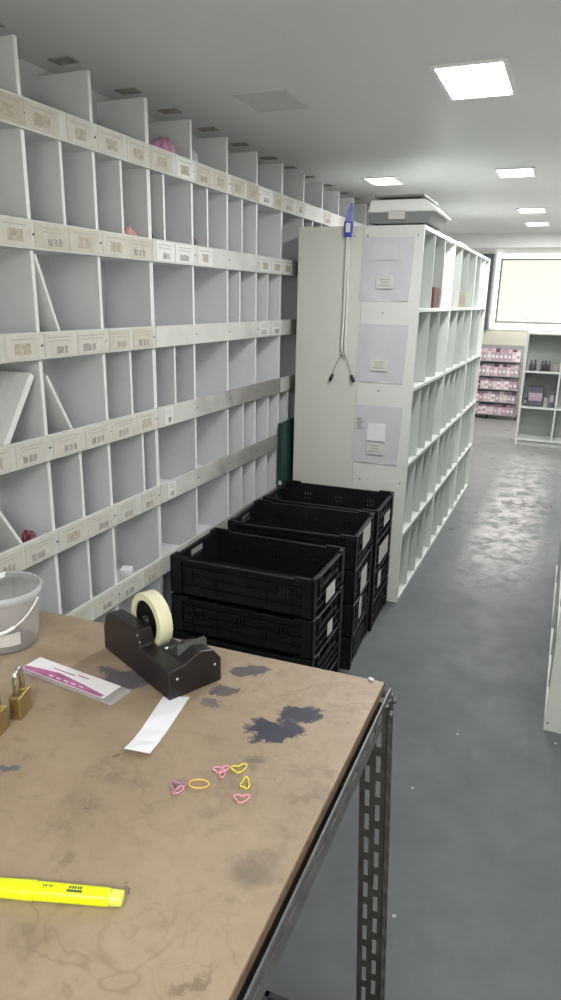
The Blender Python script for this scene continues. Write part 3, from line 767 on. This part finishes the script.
for p in ((.137, -.0003, .070), (.130, -.0003, .080)):
    MB().lathe([(0, .001), (.0016, .0008), (.002, 0)], 10, 0, Matrix.Translation(p) @ Matrix.Rotation(R(90), 4, 'X')).build('screw', M['blade'], t)
for p in ((.165, .034, .0595),):
    MB().lathe([(0, .002), (.003, .001), (.0036, 0)], 10, 0, Matrix.Translation(p)).build('screw', M['blade'], t)
Tw = Matrix.Translation((.094, .033, .094)) @ Matrix.Rotation(R(-90), 4, 'X')
Tw = Matrix.Translation((.099, .033, .084)) @ Matrix.Rotation(R(-90), 4, 'X')
MB().lathe([(.036, 0.002), (.0365, .024), (.0355, .024), (.030, .020), (.012, .020), (.012, .028), (.0, .028)], 40, 0, Tw).lathe([(.036, .002), (.030, .005), (.010, .004), (.010, -.003), (0, -.003)], 40, 0, Tw).build('hub', M['disp2'], t)
tape = empty('tape_roll', t.matrix_basis @ Vector((.099, .033, .084)), 0, 'roll of cream masking tape on the black dispenser', 'tape roll')
rot = t.rotation_euler.z
tp = MB().lathe([(.0375, 0.0), (.0500, 0.0), (.0505, .0008), (.0505, .0242), (.0500, .025), (.0375, .025)], 64, 0, Matrix.Rotation(rot, 4, 'Z') @ Matrix.Rotation(R(-90), 4, 'X'), True, True).build('tape_band', M['tape'], tape)
for p in tp.data.polygons: p.use_smooth = True
md = tp.modifiers.new('e', 'EDGE_SPLIT'); md.split_angle = R(40)

# strip of white paper tucked under the dispenser
pts = [(-.516, .684), (-.480, .695), (-.505, .850), (-.545, .832)]
o = MB(); vs = []
for zz in (.0006, .0012):
    for j in range(6):
        k = j/5
        a = Vector(pts[0]).lerp(Vector(pts[3]), k); b_ = Vector(pts[1]).lerp(Vector(pts[2]), k)
        lift = .010 * max(0, 1 - k*2.2) ** 2
        vs += [(a.x+.51, a.y-.76, zz + lift), (b_.x+.51, b_.y-.76, zz + lift*.5)]
fs = []
for j in range(5):
    a = 2*j; fs += [(a+1, a, a+2, a+3), (12+a, 12+a+1, 12+a+3, 12+a+2), (a, 12+a, 12+a+2, a+2), (a+1, a+3, 12+a+3, 12+a+1)]
fs += [(0, 1, 13, 12), (10, 22, 23, 11)]
o = o.add(vs, fs).build('paper_strip', M['paperstrip']); o.location = (-.51, .76, TZ); tag(o, 'white paper strip lying on the workbench in front of the tape dispenser', 'paper')
# packet
t = empty('printed_packet', (-.711, .812, TZ), math.atan2(-.047, .196) + .13, 'flat clear packet with a white and magenta printed card, left of the dispenser', 'packet')
MB().frus((-.108, -.025), (.108, .025), .0005, (-.104, -.0225), (.104, .0225), .005).build('film', M['film'], t, bevel=.001)
cd = MB().box((-.100, -.0245, .0052), (.088, .0245, .0060), 0)
cd.add([(-.098, -.024, .0063), (.083, -.024, .0063), (.083, -.016, .0063), (.03, -.008, .0063), (-.03, -.001, .0063), (-.07, -.008, .0063), (-.098, -.014, .0063)], [(0, 1, 2, 3, 4, 5, 6)], 1)
for i, (a, b_) in enumerate(((-.05, .0), (.004, .028), (-.02, -.01))): cd.box((a, .006 + .004*(i % 2), .0060), (b_, .0085 + .004*(i % 2), .0064), 1)
for i in range(5): cd.box((-.04 + i*.017, -.018, .0063), (-.030 + i*.017, -.0155, .0066), 0)
cd.v = [(x, y*.86, z) for x, y, z in cd.v]; cd.build('card', [M['card'], M['magenta']], t)

# padlocks
def padlock(loc, rz, label):
    t = empty('padlock', loc, rz, label, 'padlock', 'brass padlocks on the workbench')
    MB().box((-.019, -.0098, 0), (.019, .0098, .039)).build('body', M['brass'], t, bevel=.003, seg=3)
    w_ = .0105; pts = [(-w_, 0, .037), (-w_, 0, .067)] + [(-w_*math.cos(a), 0,   .067 + w_*math.sin(a)) for a in [math.pi*i/10 for i in range(1, 10)]] + [(w_, 0, .067), (w_, 0, .037)]
    MB().tube(pts, .0046, 10).build('shackle', M['shackle'], t)
    MB().lathe([(.0068, .039), (.0062, .0402), (0, .0402)], 12, 0, Matrix.Translation((w_, 0, 0))).build('collar', M['brass'], t)
    return t
padlock((-.722, .703, TZ), R(108), 'brass padlock standing in front of the clear bucket, the right one')
padlock((-.718, .648, TZ), R(104), 'brass padlock standing at the left edge of the view, nearer one')

# clear bucket
t = empty('plastic_bucket', (-.912, .872, TZ), 0, 'clear plastic bucket with a wire handle and white sticker on the workbench', 'bucket')
MB().lathe([(.0, .003), (.052, .003), (.055, .006), (.0655, .112), (.0672, .112), (.0568, .004), (.054, .0), (0, .0)], 48, 0, None, True, True).build('body', M['bucket'], t)
MB().lathe([(.0672, .100), (.0700, .100), (.0712, .114), (.0660, .115), (.0660, .112), (.069, .111)], 48, 0, None, True, True).build('rim', M['bucketrim'], t)
pts = [(.066 * math.cos(a), .066 * math.sin(a) - .012 * abs(math.sin(a*1)) * 0, .100 - .050 * math.sin((a - R(10)) / R(-150) * math.pi) ** 1) for a in [R(10 - 150 * i / 14) for i in range(15)]]
pts = [(p[0]*1.10, p[1]*1.10, p[2]) for p in pts]
MB().tube(pts, .0016, 8).build('handle', M['whitepl'], t)
MB().tube([pts[4], pts[5], pts[6], pts[7]], .0034, 8).build('handle_grip', M['whitepl'], t)
lbm = MB(); vs = []; fs = []
for i in range(9):
    a = R(-78 + i * 7)
    for z, r_ in ((.018, .0588), (.044, .0615)): vs.append((r_*math.cos(a), r_*math.sin(a), z))
for i in range(8): fs.append((2*i, 2*i+2, 2*i+3, 2*i+1))
lbm.add(vs, fs).build('sticker', M['sticker'], t)
o = MB(); o.frus((-.05, -.006), (.045, .006), 0, (-.05, -.005), (.045, .005), .0015, 0).box((-.02, -.004, .0015), (.03, .003, .0018), 1)
o = o.build('printed_wrapper', [M['whitepl'], M['violet']]); o.location = (-.945, .862, TZ + .121); o.rotation_euler = (R(35), R(-20), R(20))
tag(o, 'white wrapper with violet print sticking out of the clear bucket', 'wrapper')

# highlighter
A = Vector((-.3695, .4745)); B = Vector((-.501, .432)); dr = (B - A).normalized()
t = empty('highlighter_pen', (A.x, A.y, TZ), math.atan2(dr.y, dr.x), 'fluorescent yellow highlighter pen lying on the workbench', 'highlighter')
def oval(mb, secs, m=0, n=20):
    vs = []; fs = []
    for x, ry, rz_ in secs:
        for i in range(n):
            a = 2*math.pi*i/n; c_, s_ = math.cos(a), math.sin(a)
            vs.append((x, ry * abs(c_)**.7 * (1 if c_ > 0 else -1), .0082 + rz_ * abs(s_)**.7 * (1 if s_ > 0 else -1)))
    for j in range(len(secs)-1):
        for i in range(n): fs.append((j*n+i, j*n+(i+1) % n, (j+1)*n+(i+1) % n, (j+1)*n+i))
    fs += [list(range(n))[::-1], [(len(secs)-1)*n+i for i in range(n)]]
    mb.add(vs, fs, m, None, True); return mb
oval(MB(), [(.0135, .0078, .0070), (.016, .0086, .0078), (.095, .0094, .0080), (.100, .0094, .0080)]).build('body', M['neon'], t)
oval(MB(), [(0, .0068, .0058), (.0012, .0076, .0066), (.012, .0082, .0072), (.0145, .0082, .0073)]).build('end_plug', M['neon_t'], t)
oval(MB(), [(.098, .0098, .0081), (.100, .0102, .0082), (.140, .0094, .0080), (.152, .0080, .0066), (.154, .005, .005)]).build('cap', M['neon'], t)
def word(txt, size, loc, rz, m, parent, name='printed_word', ext=.0002, rx=0):
    cu = bpy.data.curves.new(name, 'FONT'); cu.body = txt; cu.size = size; cu.extrude = ext; cu.align_x = 'CENTER'; cu.align_y = 'CENTER'
    o = bpy.data.objects.new(name, cu); C.objects.link(o)
    dg = bpy.context.evaluated_depsgraph_get(); me = bpy.data.meshes.new_from_object(o.evaluated_get(dg)); bpy.data.objects.remove(o)
    me.materials.append(m); o = bpy.data.objects.new(name, me); C.objects.link(o); o.location = loc; o.rotation_euler = (rx, 0, rz); o.parent = parent
    return o
p1 = MB(); 
for i, w_ in enumerate((.0022, .0016, .0022, .0018, .0022)): p1.box((.0455 + i*.0030, -.0008, .0163), (.0455 + i*.0030 + w_, .0024, .0166))
p1.box((.044, -.0046, .0150), (.061, -.0022, .0166)); p1.v = [(x, -y, z) for x, y, z in p1.v]; p1.build('printed_mark', M['navy'], t)
p2 = MB()
for i, w_ in enumerate((.0020, .0012, .0020, .0016)): p2.box((.078 + i*.0030, -.0014, .0163), (.078 + i*.0030 + w_, .0008, .0166))
p2.build('printed_mark', M['navy'], t)

# little rubber loops
q = random.Random(5)
def loop(x, y, r, squash, rz, m, tw, label):
    pts = []
    for i in range(28):
        a = 2*math.pi*i/28
        rr = r * (1 + .25*math.sin(a*tw + rz))
        px = rr*math.cos(a); py = rr*squash*math.sin(a)
        pts.append((px*math.cos(rz) - py*math.sin(rz), px*math.sin(rz) + py*math.cos(rz), .0014 + .0022*abs(math.sin(a*tw*.5 + 1))))
    o = MB().tube(pts, .0011, 6, 0, True).build('rubber_band', m); o.location = (x, y, TZ); tag(o, label, 'rubber band', 'small rubber bands on the workbench')
loop(-.412, .657, .0095, .8, .3, M['band_mauve'], 3, 'mauve and pink twisted rubber band, leftmost of the small bands')
loop(-.406, .650, .0070, .7, 1.3, M['band_pink'], 2, 'pink rubber band lying against the mauve leftmost one')
loop(-.387, .671, .0125, .62, .35, M['band_org'], 0, 'amber rubber band, an open oval loop')
loop(-.374, .710, .0100, .6, .7, M['band_pink'], 3, 'pink rubber band left of the topmost yellow one')
loop(-.368, .703, .0070, .6, 2.0, M['band_pink'], 2, 'small pink rubber band crossing another pink one')
loop(-.352, .722, .0100, .75, .9, M['band_yel'], 3, 'bright yellow rubber band farthest from the highlighter')
loop(-.331, .698, .0100, .55, 1.9, M['band_yel'], 3, 'yellow rubber band at the right end of the group')
loop(-.323, .670, .0090, .8, .5, M['band_pink'], 3, 'pink rubber band nearest the front of the group')

# ---------------------------------------------------------------- far end: cabinet and packet rack
cx0 = -.46; t = empty('shelf_cabinet', (.11, 8.28, 0), 0, 'low grey open shelf cabinet in front of the window at the end of the aisle', 'cabinet')
def cb(a, b_, name, m): MB().box((a[0]-.11, a[1]-8.28, a[2]), (b_[0]-.11, b_[1]-8.28, b_[2])).build(name, m, t, bevel=.002, seg=1)
cb((cx0, 8.10, 0), (cx0+.022, 8.46, 1.25), 'side_panel', M['cab_e']); cb((.64, 8.10, 0), (.662, 8.46, 1.25), 'side_panel', M['cab_e'])
cb((cx0+.022, 8.445, .06), (.64, 8.46, 1.232), 'back_panel', M['cab'])
cb((cx0+.022, 8.10, 1.232), (.64, 8.46, 1.25), 'top_panel', M['cab_e']); cb((cx0+.022, 8.12, 0), (.64, 8.14, .06), 'plinth', M['cab'])
for z in (.06, .425, .82): cb((cx0+.022, 8.10, z), (.64, 8.445, z+.020), 'shelf_board', M['cab_e'])
for x in (-.085, .275):
    for z0, z1 in ((.08, .425), (.445, .82), (.84, 1.232)): cb((x, 8.105, z0), (x+.018, 8.445, z1), 'divider', M['cab_e'])
def small_bottle(x, y, z, h_, r_, m, label):
    o = MB().lathe([(0, 0), (r_*.95, 0), (r_, .006), (r_, h_*.62), (r_*.45, h_*.78), (r_*.42, h_*.86), (r_*.5, h_*.86), (r_*.5, h_), (0, h_)], 16).build('small_bottle', m)
    o.location = (x, y, z); tag(o, label, 'bottle', 'small dark bottles on the cabinet')
for i, x in enumerate((-.385, -.345, -.27, -.235, -.20)):
    small_bottle(x, 8.17, .8402, .11 + .01*(i % 2), .018, M['darkbot'], 'small dark bottle on the top shelf of the grey cabinet, %s' % ['leftmost', 'second from the left', 'third from the left', 'fourth from the left', 'fifth from the left'][i])
def plain_box(x, y, z, sx, sy, sz, m, label):
    o = MB().box((-sx/2, -sy/2, 0), (sx/2, sy/2, sz), 0).box((-sx/2+.004, -sy/2-.001, sz*.3), (sx/2-.004, -sy/2, sz*.7), 1).build('card_box', [m, M['pk'][2]], bevel=.002); o.location = (x, y, z); tag(o, label, 'box')
plain_box(-.125, 8.20, .8402, .05, .06, .085, M['tan'], 'small tan box on the top shelf of the grey cabinet')
plain_box(-.30, 8.22, .4452, .15, .14, .22, M['slate'], 'dark slate box on the middle shelf of the grey cabinet')
plain_box(-.40, 8.20, .4452, .035, .05, .09, M['darkbot'], 'small black box left of the slate box in the grey cabinet')
plain_box(-.19, 8.20, .4452, .04, .05, .10, M['pk'][5], 'small grey box right of the slate box in the grey cabinet')
plain_box(-.125, 8.18, .4452, .05, .06, .20, M['slate'], 'tall narrow dark box beside the divider in the grey cabinet')
plain_box(-.02, 8.20, .8402, .07, .06, .10, M['pk'][5], 'grey box in the middle top compartment of the grey cabinet')

rk = empty('display_rack', (-.95, 9.95, 0), 0, 'low wire rack holding rows of small pink packets under the window', 'rack')
def rb(a, b_, name, m): MB().box((a[0]+.95, a[1]-9.95, a[2]), (b_[0]+.95, b_[1]-9.95, b_[2])).build(name, m, rk)
RL, RR = -1.40, -.585
for x in (RL, RR-.012):
    for y in (9.84, 10.06): rb((x, y, .05), (x+.012, y+.012, 1.0), 'post', M['wire'])
for x in (RL+.006, -.98, RR-.006):
    for y in (9.855, 10.05): MB().lathe([(.024, -.008), (.028, -.004), (.028, .004), (.024, .008)], 16, 0, Matrix.Translation((x+.95, y-9.95, .028)) @ Matrix.Rotation(R(90), 4, 'Y'), True).build('caster', M['black'], rk)
rows = [.07, .245, .42, .60, .80]
for z in rows: rb((RL+.012, 9.845, z-.012), (RR-.012, 10.065, z), 'shelf', M['wire'])
rb((RL+.012, 10.062, .07), (RR-.012, 10.068, 1.0), 'back_mesh', M['pk'][5])
q = random.Random(11); proto = {}
for ri, z in enumerate(rows):
    hgt = (rows[ri+1] if ri < 4 else 1.0) - z - .02
    n = 14
    for j in range(n):
        for lay in range(2):
            x = RL + .03 + (RR - RL - .06) * (j + .5) / n; mi = q.choice([0, 1, 2, 2, 2, 4, 4, 5, 5, 3])
            if mi not in proto:
                o = MB().frus((-.022, -.012), (.022, .012), 0, (-.023, -.006), (.023, .006), .070, 0).box((-.013, -.0125, .022), (.013, -.0085, .046), 1).build('small_packet', [M['pk'][mi], M['pk'][1 if mi != 1 else 0]])
                proto[mi] = o
            else:
                o = proto[mi].copy(); C.objects.link(o)
            o.location = (x + q.uniform(-.003, .003), 9.865 + .045*lay, z + .0005 + (.0 if lay == 0 else .0)); o.rotation_euler = (0, 0, q.uniform(-.12, .12))
            o.scale = (1.2, 1, (hgt * (.72 if lay == 0 else .98)) / .075 * q.uniform(.85, 1.0))
            tag(o, 'small pink, white or mauve packet in the rows of the wire rack', 'packet', 'small packets on the wire rack')

# ---------------------------------------------------------------- lights
def area(loc, sx, sy, e, rot=(0, 0, 0), col=(1, 1, 1)):
    d = bpy.data.lights.new('area_light', 'AREA'); d.shape = 'RECTANGLE'; d.size = sx; d.size_y = sy; d.energy = e; d.color = col
    o = bpy.data.objects.new('area_light', d); C.objects.link(o); o.location = loc; o.rotation_euler = rot; return o
area((-.37, 2.39, 2.185), .2, .34, 17)
area((-.376, 4.0, 2.185), .2, .24, 15)
area((-.385, 5.57, 2.185), .2, .24, 19)
area((-.39, 6.5, 2.185), .2, .24, 22)
area((.9, 1.0, 2.185), .6, .6, 9)  # from here down: fill lights added to brighten the room, no fixtures
area((1.4, 3.6, 2.185), .6, .6, 5)
area((1.2, 6.5, 2.185), .6, .6, 30)
area((.1, -.9, 2.185), 1.0, .6, 46)
area((-.2, 8.6, 2.185), 1.6, .5, 70, (R(15), 0, 0), (1, .99, .95))
area((.9, -.3, 1.1), 1.0, 1.0, 34, (R(180), 0, 0))          # unseen fill lights added behind and right of the view, shining up
area((1.7, 4.6, 1.1), 1.0, 1.4, 30, (R(180), 0, 0))
wld = bpy.data.worlds.new('world'); bpy.context.scene.world = wld; wld.use_nodes = True
wld.node_tree.nodes['Background'].inputs[0].default_value = (.8, .85, .9, 1); wld.node_tree.nodes['Background'].inputs[1].default_value = .3
sc = bpy.context.scene; sc.view_settings.view_transform = 'Standard'; sc.view_settings.exposure = 0.0; sc.view_settings.look = 'None'
